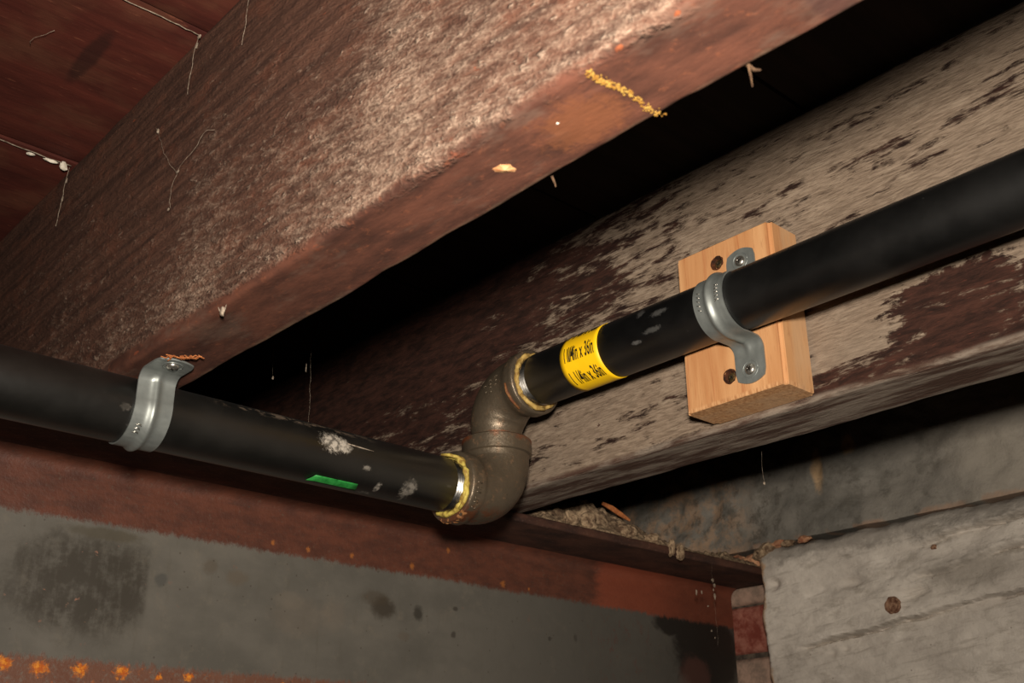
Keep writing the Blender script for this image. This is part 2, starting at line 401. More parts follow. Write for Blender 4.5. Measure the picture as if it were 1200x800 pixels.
M['dope_b'] = simple('tan_pipe_dope', (140, 108, 54), (190, 160, 92), 190, .6, .5, .001)
M['dope_red'] = simple('red_brown_dope', (100, 58, 36), (150, 104, 60), 220, .7, .6, .001)
def mat_zinc():
    m = Mat('galvanised_steel', .45, .6, .5)
    a = m.noise((140, 140, 140), 4, .6); l = m.noise((60, 300, 60), 3, .6)
    m.color(m.mix(a, srgb(118, 122, 120), srgb(152, 156, 152)))
    m.rough(m.thr(l, .3, .7, .40, .56)); m.bump(a, .06, .0005)
    return m.m
M['zinc'] = mat_zinc()
M['screw'] = simple('zinc_screw', (150, 146, 138), (206, 200, 190), 400, .32, 0, 0, .9)
M['screw_dark'] = simple('bronze_deck_screw', (92, 74, 48), (150, 124, 84), 400, .38, 0, 0, .85)
M['slot'] = simple('dark_recess', (20, 16, 12), (34, 28, 20), 400, .8, 0, 0)
M['burr'] = simple('dark_brown_wood', (38, 18, 8), (84, 44, 20), 300, .9, .5, .001)  # dark brown for the ring lining each screw hole
def mat_block():
    m = Mat('fresh_fir_block', .7, 0, .35)
    g = m.noise((100, 170, 11), 4, .6, dist=.6); r = m.noise((30, 55, 5), 3, .5, dist=.8); f = m.noise((500, 900, 50), 4, .6)
    c = m.mix(m.thr(r, .3, .7), srgb(184, 128, 82), srgb(206, 156, 108))
    c = m.mix(m.mul(m.thr(g, .52, .68), .55), c, srgb(166, 98, 58))
    c = m.mix(m.mul(m.thr(f, .6, .72), .45), c, srgb(124, 72, 42))
    end = m.noise((380, 380, 60), 4, .7)
    ecol = m.mix(m.thr(end, .35, .65), srgb(170, 118, 76), srgb(212, 162, 114))
    zb = m.thr(m.z, .268, .2655)
    c = m.mix(zb, c, ecol)
    c = m.mix(m.mul(m.thr(m.x, .603, .61), m.mul(m.thr(m.noise((40, 40, 18), 4, .6), .35, .6), .55)), c, srgb(196, 160, 124))
    m.color(c); m.bump(m.add(g, m.mul(f, .5)), .35, .0008)
    return m.m
M['block'] = mat_block()
def mat_label():
    m = Mat('yellow_label_paper', .5, 0, .4)
    n = m.noise((120, 120, 120), 4, .6)
    m.color(m.mix(n, srgb(246, 190, 10), srgb(255, 206, 24)))
    return m.m
M['label'] = mat_label()
M['ink'] = simple('black_ink', (24, 20, 8), (40, 33, 10), 700, .6, 0, 0)
M['green'] = simple('green_sticker', (30, 112, 46), (48, 142, 64), 200, .55, 0, 0)
M['green_back'] = simple('grey_sticker_edge', (110, 110, 100), (150, 150, 138), 300, .7, 0, 0)
M['web_white'] = simple('dusty_cobweb', (110, 96, 82), (166, 150, 133), 400, .95, 0, 0)
M['plaster_bit'] = simple('white_speck', (206, 196, 178), (236, 228, 212), 300, .9, .4, .001)
M['splinter'] = simple('orange_splinter', (140, 78, 42), (180, 112, 64), 300, .8, .4, .001)
M['chalk'] = simple('yellow_crayon', (150, 104, 40), (188, 150, 72), 400, .8, .3, .0006)
M['chip'] = simple('bare_wood_chip', (176, 118, 76), (212, 164, 116), 200, .7, .4, .001)
M['torn_red'] = simple('red_chipped_wood', (120, 62, 40), (150, 84, 52), 300, .9, 0, 0)
M['torn'] = simple('torn_fibre', (70, 50, 36), (104, 80, 58), 300, .9, 0, 0)
M['boards_shade'] = simple('shade_toned_subfloor', (34, 27, 24), (46, 36, 31), 20, .9, .3, .001, stretch=(.3, 3, 1))  # dark copy of the boards, painting in the shade of the right bay
M['rust_plug'] = simple('rusty_plug', (92, 58, 42), (150, 116, 92), 260, .9, .8, .002)

# ------------------------------------------------------------------ object helpers
def tag(o, label=None, cat=None, group=None, kind=None):
    if label: o['label'] = label
    if cat: o['category'] = cat
    if group: o['group'] = group
    if kind: o['kind'] = kind
    return o
def empty(name, loc=(0, 0, 0)):
    o = bpy.data.objects.new(name, None); COL.objects.link(o); o.empty_display_size = .01
    o.location = loc; return o
def link(name, me, mat=None, parent=None):
    o = bpy.data.objects.new(name, me); COL.objects.link(o)
    if mat: me.materials.append(mat)
    if parent is not None:
        o.parent = parent
        if parent.type == 'EMPTY': o.matrix_parent_inverse = Matrix.Translation(-Vector(parent.location))   # mesh data stays in world metres
    return o
def build(name, verts, faces, mat, parent=None, smooth=True):
    me = bpy.data.meshes.new(name)
    me.from_pydata([tuple(map(float, v)) for v in verts], [], faces)
    me.update()
    bm = bmesh.new(); bm.from_mesh(me); bmesh.ops.recalc_face_normals(bm, faces=bm.faces); bm.to_mesh(me); bm.free()
    if smooth: me.polygons.foreach_set('use_smooth', [True]*len(me.polygons))
    return link(name, me, mat, parent)
def grid_faces(nu, nv, wrap_u=False, wrap_v=False, off=0):
    f = []
    for i in range(nu if wrap_u else nu-1):
        for j in range(nv if wrap_v else nv-1):
            a, b = i, (i+1) % nu; c, d = j, (j+1) % nv
            f.append((off+a*nv+c, off+b*nv+c, off+b*nv+d, off+a*nv+d))
    return f
def slab(name, O, U, V, W, nu, nv, disp, mat, parent=None):
    """box O + u*U + v*V + depth W; front face a dense relief: disp(points)-> metres out of the front (against W)"""
    O, U, V, W = map(lambda a: np.array(a, float), (O, U, V, W))
    n = -W/np.linalg.norm(W)
    uu, vv = np.meshgrid(np.linspace(0, 1, nu), np.linspace(0, 1, nv), indexing='ij')
    P = O + uu[..., None]*U + vv[..., None]*V
    d = disp(P[..., 0], P[..., 1], P[..., 2]) if disp else np.zeros(uu.shape)
    F = P + d[..., None]*n
    B = P + W
    verts = list(F.reshape(-1, 3)); faces = grid_faces(nu, nv)
    ring = [(i, 0) for i in range(nu)] + [(nu-1, j) for j in range(1, nv)] + [(i, nv-1) for i in range(nu-2, -1, -1)] + [(0, j) for j in range(nv-2, 0, -1)]
    base = len(verts)
    for (i, j) in ring: verts.append(B[i, j])
    k = len(ring)
    for q in range(k):
        a = ring[q]; b = ring[(q+1) % k]
        faces.append((a[0]*nv+a[1], b[0]*nv+b[1], base+(q+1) % k, base+q))
    faces.append(tuple(base+q for q in range(k)))
    o = build(name, verts, faces, mat, parent)
    o.data.set_sharp_from_angle(angle=math.radians(55))
    return o
def lathe(name, prof, axis_o, axis_d, seg, mat, parent=None, wob=None, close=False):
    """prof: list of (s along the axis, r)"""
    d = Vector(axis_d).normalized(); o = Vector(axis_o)
    a = d.orthogonal().normalized(); b = d.cross(a)
    verts = []
    for (s, r) in prof:
        for k in range(seg):
            t = 2*math.pi*k/seg
            rr = r + (wob(s, t) if wob else 0)
            verts.append(o + d*s + (a*math.cos(t)+b*math.sin(t))*rr)
    faces = grid_faces(len(prof), seg, close, True)
    if not close:
        faces.append(tuple(range(seg))); faces.append(tuple((len(prof)-1)*seg+k for k in range(seg)))
    ob = build(name, verts, faces, mat, parent)
    ob.data.set_sharp_from_angle(angle=math.radians(40))
    return ob
def sweep(name, pts, radii, seg, mat, parent=None):
    P = [Vector(p) for p in pts]; verts = []; prev = None
    for i, p in enumerate(P):
        t = (P[min(i+1, len(P)-1)]-P[max(i-1, 0)]).normalized()
        a = t.orthogonal().normalized() if prev is None else (prev - t*prev.dot(t)).normalized()
        prev = a; b = t.cross(a)
        for k in range(seg):
            q = 2*math.pi*k/seg
            verts.append(p + (a*math.cos(q)+b*math.sin(q))*radii[i])
    faces = grid_faces(len(P), seg, False, True)
    faces.append(tuple(range(seg))); faces.append(tuple((len(P)-1)*seg+k for k in range(seg)))
    return build(name, verts, faces, mat, parent)
def lump(name, c, r, mat, parent=None, seed=0, rough=.35, sub=2):
    bm = bmesh.new(); bmesh.ops.create_icosphere(bm, subdivisions=sub, radius=1)
    for v in bm.verts:
        n = float(fbm(v.co.x*1.3+seed*3.1, v.co.y*1.3, v.co.z*1.3, 3, seed))
        q = v.co*(1+rough*n*1.6)
        v.co = Vector((c[0]+q.x*r[0], c[1]+q.y*r[1], c[2]+q.z*r[2]))
    me = bpy.data.meshes.new(name); bm.to_mesh(me); bm.free()
    return link(name, me, mat, parent)

# ------------------------------------------------------------------ setting: floor boards overhead
ZT = 0.487          # top of the joists
ceiling = tag(empty('ceiling', (0.4, 0.6, ZT)), kind='structure')
ys = [0.588+0.219*k for k in range(-3, 7)]
for k in range(len(ys)-1):
    sd = 30+k
    dz = [0, .001, .0004, .0014, .0003, .0009, .0002, .0012, .0006][k]
    for (xa, xb, mt, nn) in ((-.35, .2735, 'boards', 90), (.2745, 1.20, 'boards_shade', 60)):      # split over the near joist so the right bay takes its painted shade
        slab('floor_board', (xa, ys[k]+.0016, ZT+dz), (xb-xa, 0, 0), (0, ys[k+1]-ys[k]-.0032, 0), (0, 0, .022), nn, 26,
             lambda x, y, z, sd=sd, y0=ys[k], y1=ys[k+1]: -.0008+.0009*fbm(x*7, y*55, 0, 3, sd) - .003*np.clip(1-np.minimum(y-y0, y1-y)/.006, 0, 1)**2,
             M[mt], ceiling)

# ------------------------------------------------------------------ setting: foundation wall with the beam pocket
XW, XU, XB, YP, ZL = 1.040, 1.050, 1.105, 0.738, 0.280
def wall_disp(x, y, z):
    d = .005*fbm(y*12, z*16, 0, 4, 5) + .0026*fbm(y*38, z*85, 3, 4, 6) + .0012*np.abs(fbm(y*60, z*160, 8, 3, 7))
    # ragged step running up to the right
    l1 = .1705 + (.642-y)*.085 + .005*fbm(y*20, 0, 0, 3, 8)
    s = np.clip((z-l1)/.0018, 0, 1)
    vis = np.clip((.70-y)/.05, 0, 1)
    d = d + vis*.008*s*np.clip(1-(z-l1)/.05, 0, 1)
    l2 = .208 + (.60-y)*.14 + .005*fbm(y*24, 0, 7, 3, 9)
    d = d + np.clip((.58-y)/.05, 0, 1)*(.008*np.clip((z-l2)/.004, 0, 1)*np.clip(1-(z-l2)/.03, 0, 1))
    l3 = .246 + (.56-y)*.10 + .004*fbm(y*30, 0, 3, 3, 10)
    d = d + np.clip((.55-y)/.03, 0, 1)*(.009*np.clip((z-l3)/.003, 0, 1)*np.clip(1-(z-l3)/.02, 0, 1))
    for ll, ym, yn, wd, dp in ((l1, .69, .2, .0011, .010), (l2, .56, .2, .0011, .009), (l3, .55, .2, .0012, .010)):      # open cracks under the trowelled laps
        gate = np.clip((ym-y)/.03, 0, 1)*np.clip((y-yn)/.03, 0, 1)*np.clip(.55+1.2*fbm(y*18, 0, 11, 3, 17), 0, 1)
        d = d - gate*dp*np.exp(-((z-ll+.0015)/wd)**2)
    for (cy, cz, ry, rz, dep) in [(.625, .224, .016, .007, .004), (.718, .236, .007, .006, .004), (.665, .218, .02, .016, .002), (.56, .2, .012, .006, .003), (.548, .205, .01, .005, .003), (.655, .155, .006, .004, .002), (.64, .158, .005, .003, .002)]:
        q = ((y-cy)/ry)**2+((z-cz)/rz)**2
        d = d - 1.7*dep*np.exp(-q)
    d = d - .010*np.clip(1-(ZL-z)/.010, 0, 1)**2 - .006*np.clip(1-(YP-y)/.006, 0, 1)**2
    return d
def wall_jag(x, y, z):
    return .004*fbm(z*40, x*40, 1, 3, 12)
wr = tag(empty('wall_right', (XW, .3, -.12)), kind='structure')
wl = slab('plaster_face', (XW, -.32, -.12), (0, YP+.32, 0), (0, 0, ZL+.12), (.30, 0, 0), 480, 300, wall_disp, M['plaster'], wr)
# ragged ledge and vertical arris
for v in wl.data.vertices:
    if v.co.z > ZL-.02 and v.co.x < XW+.1:
        v.co.z += (.0045*float(fbm(v.co.y*28, 0, 3, 4, 15))-.002)*min(1, (v.co.z-ZL+.02)/.02)
for v in wl.data.vertices:
    if v.co.y > YP-.012:
        v.co.y += .0045*float(fbm(v.co.z*45, v.co.x*30, 2, 3, 13))*min(1, (v.co.y-YP+.012)/.012) - .001
def upper_disp(x, y, z):
    d = .009*fbm(y*11, z*14, 0, 4, 21) + .0035*fbm(y*50, z*60, 3, 3, 22)
    d = d + .010*np.clip(1-(z-.285)/.03, 0, 1)*np.clip(.3+fbm(y*22, 0, 4, 3, 23), 0, 1)
    for (cy, cz, ry, rz, dep) in [(.653, .352, .007, .022, .006), (.612, .368, .012, .016, .006), (.585, .35, .012, .01, .005), (.80, .33, .02, .02, .005), (.87, .34, .03, .03, .006)]:
        d = d - dep*np.exp(-(((y-cy)/ry)**2+((z-cz)/rz)**2))
    return d
slab('parged_face', (XU, -.32, ZL+.001), (0, 1.92, 0), (0, 0, .24), (.29, 0, 0), 520, 90, upper_disp, M['parging'], wr)
# back of the pocket: joint backing and the bricks
slab('pocket_back', (XB+.006, YP-.001, -.05), (0, .30, 0), (0, 0, ZL+.05), (.08, 0, 0), 30, 30, lambda x, y, z: .001*fbm(y*60, z*60, 0, 3, 31), M['joint'], wr)
def brick(y0, y1, z0, z1, mat, sd):
    slab('brick', (XB, y0, z0), (0, y1-y0, 0), (0, 0, z1-z0), (.03, 0, 0), 26, 14,
         lambda x, y, z: .0018*fbm(y*50, z*60, 0, 3, sd) - .004*np.clip(1-np.minimum(np.minimum(y-y0, y1-y), np.minimum(z-z0, z1-z))/.005, 0, 1)**2, mat, wr)
brick(.742, .842, .2325, .2545, M['brick_pale'], 41)
brick(.742, .842, .1760, .2300, M['brick'], 42)
brick(.742, .842, .1120, .1700, M['brick_pale'], 43)
brick(.742, .842, .0500, .1070, M['brick'], 44)
# brick crumbs bedded on the ledge above the pocket
for i, (y, z, r) in enumerate([(.735, .272, .010), (.752, .268, .012), (.772, .270, .011), (.722, .277, .009), (.708, .279, .007), (.79, .268, .010), (.695, .2775, .006), (.675, .279, .007), (.812, .268, .009)]):
    lump('brick_fragment', (XW+.003 if y < YP else XW+.012, y, z), (r*.8, r*1.25, r*.62), M['chunk'] if i % 3 else M['mortar'], wr, 50+i, .45)

# ------------------------------------------------------------------ steel beam
ZF, YF, YWEB, TF = 0.2595, 0.7395, 0.821, 0.0085
beam = tag(empty('steel_beam', (.4, .825, .045)), 'grey and red painted steel I-beam spanning below the timber joists', 'beam')
def rounded_bar(name, x0, x1, y0, y1, z0, z1, r, mat, parent, n=260):
    ring = []
    for (cy, cz, a0) in [(y1-r, z1-r, 0), (y0+r, z1-r, 90), (y0+r, z0+r, 180), (y1-r, z0+r, 270)]:
        for k in range(5):
            a = math.radians(a0+k*22.5); ring.append((cy+r*math.cos(a), cz+r*math.sin(a)))
    xs = np.linspace(x0, x1, n); verts = []
    for x in xs:
        for (y, z) in ring:
            verts.append((x, y+.0009*float(fbm(x*30, z*40, 0, 3, 61)), z+.0004*float(fbm(x*40, y*40, 2, 2, 62))))
    faces = grid_faces(n, len(ring), False, True)
    faces += [tuple(range(len(ring))), tuple((n-1)*len(ring)+k for k in range(len(ring)))]
    return build(name, verts, faces, mat, parent)
rounded_bar('top_flange', -.35, 1.098, YF, YWEB+.009+(YWEB-YF), ZF-TF, ZF, .002, M['flange'], beam)
rounded_bar('bottom_flange', -.35, 1.098, YF, YWEB+.009+(YWEB-YF), .056, .066, .002, M['flange'], beam, 60)
def web_disp(x, y, z):
    t = np.clip(1-(ZF-TF-z)/.012, 0, 1); b = np.clip(1-(z-.066)/.012, 0, 1)
    return .011*(1-np.sqrt(1-.98*t**2)) + .011*(1-np.sqrt(1-.98*b**2)) + .0004*fbm(x*40, z*40, 0, 3, 63)
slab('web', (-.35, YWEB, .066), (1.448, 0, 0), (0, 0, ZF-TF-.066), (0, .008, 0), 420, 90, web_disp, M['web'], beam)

# ------------------------------------------------------------------ joists
def joist(name, x0, x1, z0, z1, y0, y1, r, amp, mat, seed, step=.004, wane=0.0):
    ring = []; st = .0035
    def seg(p, q):
        L = math.hypot(q[0]-p[0], q[1]-p[1]); n = max(1, int(L/st))
        for k in range(n): ring.append((p[0]+(q[0]-p[0])*k/n, p[1]+(q[1]-p[1])*k/n))
    def arc(cx, cz, a0):
        for k in range(5):
            a = math.radians(a0+k*18); ring.append((cx+r*math.cos(a), cz+r*math.sin(a)))
    arc(x1-r, z1-r, 0); seg((x1-r, z1), (x0+r, z1)); arc(x0+r, z1-r, 90); seg((x0, z1-r), (x0, z0+r))
    arc(x0+r, z0+r, 180); seg((x0+r, z0), (x1-r, z0)); arc(x1-r, z0+r, 270); seg((x1, z0+r), (x1, z1-r))
    R = np.array(ring); n = len(R)
    ysv = np.arange(y0, y1, step); ny = len(ysv)
    X = np.repeat(R[None, :, 0], ny, 0); Z = np.repeat(R[None, :, 1], ny, 0); Y = np.repeat(ysv[:, None], n, 1)
    cx, cz = (x0+x1)/2, (z0+z1)/2
    low = np.clip(1-(Z-z0)/.03, 0, 1)
    ex = amp*fbm(X*25, Y*9, Z*40, 4, seed) + .45*amp*fbm(X*90, Y*60, Z*110, 3, seed+5)
    ez = amp*.6*fbm(X*30, Y*14, Z*20, 4, seed+9)
    # wandering arrises
    ex = ex + low*.0022*fbm(0*X, Y*13, np.sign(X-cx)*3., 3, seed+3)*np.sign(X-cx)
    ez = ez + np.clip(1-(Z-z0)/.004, 0, 1)*np.clip(1-(x1-X)/.006, 0, 1)*.0016*np.clip(fbm(0*X, Y*40, 0*X, 4, seed+4), 0, 1)
    X = X+ex; Z = Z+ez
    Z = np.maximum(Z, z0-.0003); Z = np.minimum(Z, z1-.0004)
    V = np.stack([X, Y, Z], -1).reshape(-1, 3)
    faces = grid_faces(ny, n, False, True)
    faces += [tuple(range(n)), tuple((ny-1)*n+k for k in range(n))]
    return build(name, V, faces, mat)
ZJ = 0.260
jA = joist('floor_joist', .251, .297, ZJ, ZT-.0005, -.16, 1.55, .0035, .0011, M['joist_dusty'], 71)
tag(jA, 'red-brown rough-sawn joist furred with dust, yellow crayon line across its underside', 'joist', 'floor joists on the steel beam')
jB = joist('floor_joist', .630, .686, ZJ, ZT-.0005, -.30, 1.55, .004, .0016, M['joist_pale'], 81)
tag(jB, 'pale grey flaking joist carrying the fresh wooden block and the upper pipe', 'joist', 'floor joists on the steel beam')

# crayon mark across the underside of joist A: short waxy flakes
vv, ff = [], []
for k in range(260):
    t = RNG.rand(); cx = .2525+t*.0435; cy = .2352+RNG.randn()*.0010+.0010*math.sin(t*9)
    if RNG.rand() < .75*t*abs(math.sin(t*31)): continue
    L, Wd = .0003+.0007*RNG.rand(), .0002+.0004*RNG.rand(); a = RNG.rand()*.9
    b = len(vv)
    for (p, q, h) in [(-1, -.6, 0), (0, -1, 0), (1, -.4, 0), (.8, .8, 0), (-.7, .9, 0), (0, 0, 1)]:
        px, py = p*L, q*Wd
        vv.append((cx+px*math.cos(a)-py*math.sin(a), cy+px*math.sin(a)+py*math.cos(a), ZJ-.0006-.0002*h))
    ff += [(b+i, b+(i+1) % 5, b+5) for i in range(5)]
tag(build('crayon_mark', vv, ff, M['chalk'], jA), 'broken yellow crayon line')
def flake(name, c, ax, ay, th, mat, parent, seed, n=11, nz=-1):
    """thin irregular chip lying on the underside plane"""
    rs = np.random.RandomState(seed); vs = [(c[0], c[1], c[2]+nz*th)]
    for k in range(n):
        a = 2*math.pi*k/n; q = .65+.5*rs.rand()
        vs.append((c[0]+math.cos(a)*q*(ax[0])+math.sin(a)*q*ay[0], c[1]+math.cos(a)*q*ax[1]+math.sin(a)*q*ay[1], c[2]))
    fs = [(0, 1+k, 1+(k+1) % n) for k in range(n)]+[tuple(range(n, 0, -1))]
    return build(name, vs, fs, mat, parent, False)
tag(flake('bare_chip', (.2752, .3078, ZJ), (.0045, -.003), (.0025, .0035), .0012, M['chip'], jA, 3), 'pale freshly chipped spot')
tag(flake('bare_chip', (.2685, .268, ZJ), (.0012, 0), (0, .0014), .0006, M['plaster_bit'], jA, 5), 'tiny white fleck')
tag(flake('bare_chip', (.2535, .192, ZJ), (.0018, .001), (-.0005, .002), .0003, M['torn_red'], jA, 6), 'orange chipped arris')
tag(flake('bare_chip', (.252, .2185, ZJ), (.0015, .0018), (-.0005, .002), .0003, M['torn_red'], jA, 7), 'orange chipped arris')

def strip(name, pts, widths, th, mat, parent=None, nrm=(0, 0, 1)):
    """ragged sliver: flat tapered strip with thickness"""
    P = [Vector(p) for p in pts]; N = Vector(nrm).normalized(); vs = []
    for i, p in enumerate(P):
        t = (P[min(i+1, len(P)-1)]-P[max(i-1, 0)]).normalized(); s = N.cross(t).normalized()
        n2 = t.cross(s)
        for (a, b) in ((-1, -1), (1, -1), (1, 1), (-1, 1)): vs.append(p+s*widths[i]*.5*a+n2*th*.5*b)
    fs = grid_faces(len(P), 4, False, True)+[(0, 1, 2, 3), tuple((len(P)-1)*4+k for k in range(4))]
    return build(name, vs, fs, mat, parent, False)
# torn orange shred above the lower strap
sp = strip('torn_splinter', [(.2600, .6005, ZJ-.001), (.2640, .5978, ZJ-.002), (.2675, .5955, ZJ-.0032), (.2710, .5925, ZJ-.0026), (.2740, .5890, ZJ-.0034), (.2758, .5868, ZJ-.002)],
           [.0003, .0013, .0022, .0016, .0019, .0003], .0006, M['splinter'], jA)
tag(sp, 'torn orange wood shred')
for k in range(13):
    t = RNG.rand(); bx_, by_ = .2615+.0135*t, .5995-.0125*t
    a = RNG.rand()*6.28; L = .0025+.003*RNG.rand()
    strip('torn_splinter', [(bx_, by_, ZJ-.0016), (bx_+L*.5*math.cos(a), by_+L*.5*math.sin(a), ZJ-.0026-.001*RNG.rand()), (bx_+L*math.cos(a+.4), by_+L*math.sin(a+.4), ZJ-.0018-.002*RNG.rand())],
          [.0012, .0009, .0002], .0005, M['splinter'], jA)
# frayed fibres on the near arris
strip('torn_splinter', [(.2962, .1945, ZJ+.002), (.2985, .1925, ZJ-.001), (.3005, .191, ZJ-.001)], [.0016, .0012, .0004], .0006, M['torn'], jA)
strip('torn_splinter', [(.2965, .1935, ZJ+.001), (.2972, .1935, ZJ-.004), (.2972, .1932, ZJ-.009)], [.001, .0007, .0002], .0004, M['torn'], jA)
strip('torn_splinter', [(.2960, .300, ZJ+.001), (.2975, .300, ZJ-.0015), (.2978, .2995, ZJ-.004)], [.001, .0008, .0002], .0004, M['torn'], jA)

# ------------------------------------------------------------------ mortar rubble on the flange
def rubble():
    xs = np.linspace(.700, 1.052, 240); ysr = YF+.001+(.90-YF-.001)*np.linspace(0, 1, 80)**1.6
    X, Y = np.meshgrid(xs, ysr, indexing='ij')
    prof = np.interp(X, [.700, .722, .76, .80, .835, .87, .90, .94, 1.0, 1.052], [.0, .014, .022, .030, .027, .017, .012, .010, .012, .014])
    rise = np.clip((Y-YF)/.034, 0, 1)
    H = prof*1.35*rise*(.8+.55*fbm(X*60, Y*60, 0, 3, 91)) + .0055*np.abs(fbm(X*130, Y*130, 1, 3, 92))*np.clip((Y-YF)/.005, 0, 1)
    H = np.maximum(H, .0004)
    H[0, :] = H[-1, :] = 0; H[:, 0] = 0; H[:, -1] = 0
    nx, ny = X.shape
    top = np.stack([X, Y, ZF+H], -1).reshape(-1, 3)
    vs = list(top); fs = grid_faces(nx, ny)
    b = len(vs)
    vs += [(.700, YF+.001, ZF), (1.052, YF+.001, ZF), (1.052, .90, ZF), (.700, .90, ZF)]
    fs.append((b, b+1, b+2, b+3))
    return build('mortar_bed', vs, fs, M['mortar'])
tag(rubble(), 'crumbled tan mortar heaped along the top flange beside the pale joist', 'mortar')
chips = [(.893, YF-.001, ZF-.003, .0035, .004, .008, 'small mortar chip hanging over the flange edge, left of the pair'),
         (.906, YF-.001, ZF-.004, .004, .004, .007, 'small mortar chip hanging over the flange edge, right of the pair'),
         (.868, YF+.003, ZF+.004, .009, .006, .006, 'pale mortar lump at the low end of the rubble heap'),
         (.83, YF+.004, ZF+.007, .010, .006, .007, 'pale mortar lump below the orange wood splinter'),
         (.775, YF+.004, ZF+.008, .010, .006, .008, 'pale mortar lump left of the orange wood splinter'),
         (.748, YF+.003, ZF+.006, .008, .005, .006, 'pale mortar lump nearest the joist end')]
for i, (x, y, z, a, b, c, lab) in enumerate(chips):
    tag(lump('mortar_chip', (x, y, z), (a, b, c), M['mortar'], None, 100+i, .5, 3), lab, 'mortar', 'loose mortar chips on the flange')
tag(strip('wood_splinter', [(.800, .748, .291), (.812, .7475, .2885), (.826, .747, .2835), (.838, .7465, .2795)], [.003, .005, .0045, .002], .002, M['splinter'], None, (0, 1, .3)),
    'orange wood splinter lying on the mortar rubble', 'splinter')

# ------------------------------------------------------------------ pipework
RP = 0.0211
XR, YR, ZA, ZB = .573, .652, .237, .3227
ARM = .048
XE, YE = XR-ARM, YR-ARM           # faces of the two female sockets
# lower pipe (A)
def thread_prof(s0, s1, r0, r1, n):
    p = []
    for k in range(n*2+1):
        t = k/(n*2); p.append((s0+(s1-s0)*t, r0+(r1-r0)*t-(.0008 if k % 2 else 0)))
    return p
pA = empty('gas_pipe', (-.25, YR, ZA))
tag(pA, 'dusty black iron pipe strapped under the red-brown joist, green sticker on it', 'pipe', 'black iron pipes')
lathe('pipe_body', [(0, RP-.003), (.0, RP), (XE-.010+.25, RP), (XE-.0092+.25, RP-.0006)], (-.25, YR, ZA), (1, 0, 0), 96, M['pipe_a'], pA)
tag(lathe('pipe_thread', thread_prof(0, .022, RP-.0004, RP-.0012, 10), (XE-.0094, YR, ZA), (1, 0, 0), 80, M['thread'], pA), 'bright cut thread at the pipe end')
# upper pipe (B)
pB = empty('gas_pipe', (XR, YE, ZB))
tag(pB, 'clean black iron pipe with yellow size label, strapped to the wooden block', 'pipe', 'black iron pipes')
lathe('pipe_body', [(0, RP-.0006), (.0008, RP), (.92, RP), (.92, RP-.003)], (XR, YE-.008, ZB), (0, -1, 0), 96, M['pipe_b'], pB)
tag(lathe('pipe_thread', thread_prof(0, .022, RP-.0004, RP-.0012, 10), (XR, YE-.0082, ZB), (0, 1, 0), 80, M['thread'], pB), 'bright cut thread at the pipe end')

def bend(name, C, d0, d1, prof, rb, mat, parent, seg=72):
    """pipe bend round corner C: comes from C+d0*a, leaves to C+d1*b; prof(s in 0..1, phase) via list [(pos, r)] with pos negative on the d0 arm"""
    d0, d1 = Vector(d0), Vector(d1); C = Vector(C); nrm = d0.cross(d1)
    arc = rb*math.pi/2
    verts = []
    for (s, r) in prof:      # s: arc length measured from the middle of the bend
        if s < -arc/2: p = C+d0*(rb+(-s-arc/2)); t = -d0
        elif s > arc/2: p = C+d1*(rb+(s-arc/2)); t = d1
        else:
            a = (s/arc+.5)*math.pi/2
            cen = C+(d0+d1)*rb
            p = cen - d1*rb*math.cos(a) - d0*rb*math.sin(a)
            t = (-d0*math.cos(a)+d1*math.sin(a))
        e = nrm.cross(t).normalized()
        for k in range(seg):
            q = 2*math.pi*k/seg
            verts.append(p+(e*math.cos(q)+nrm.normalized()*math.sin(q))*r)
    faces = grid_faces(len(prof), seg, False, True)
    faces += [tuple(range(seg)), tuple((len(prof)-1)*seg+k for k in range(seg))]
    o = build(name, verts, faces, mat, parent)
    o.data.set_sharp_from_angle(angle=math.radians(50))
    return o
def ramp_prof(keys, s0, s1, n):
    ss = sorted(set(list(np.linspace(s0, s1, n))+[k[0] for k in keys]))
    return [(float(s), float(np.interp(s, [k[0] for k in keys], [k[1] for k in keys]))) for s in ss]
# lower elbow: socket towards pipe A, socket up
rb = .030; arc = rb*math.pi/2; e = arc/2+(ARM-rb)
e2 = arc/2+(.047-rb)
keys = [(-e, .0205), (-e, .0272), (-e+.001, .0282), (-e+.0125, .0284), (-e+.0145, .0268), (-e+.018, .0262), (-.008, .0268), (.008, .0268), (e2-.018, .0264), (e2-.0135, .0268), (e2-.0125, .0286), (e2-.001, .0288), (e2, .0276), (e2, .0205)]
prof = []
for (a, b) in zip(keys[:-1], keys[1:]):
    n = max(1, int((b[0]-a[0])/.0025))
    for k in range(n): prof.append((a[0]+(b[0]-a[0])*k/n, a[1]+(b[1]-a[1])*k/n))
prof.append(keys[-1])
elA = empty('pipe_elbow', (XR, YR, ZA-.027))
tag(elA, 'rusty iron elbow at the end of the dusty lower pipe, collar on top', 'elbow', 'malleable iron elbows')
bend('elbow_body', (XR, YR, ZA), (-1, 0, 0), (0, 0, 1), prof, rb, M['iron'], elA)
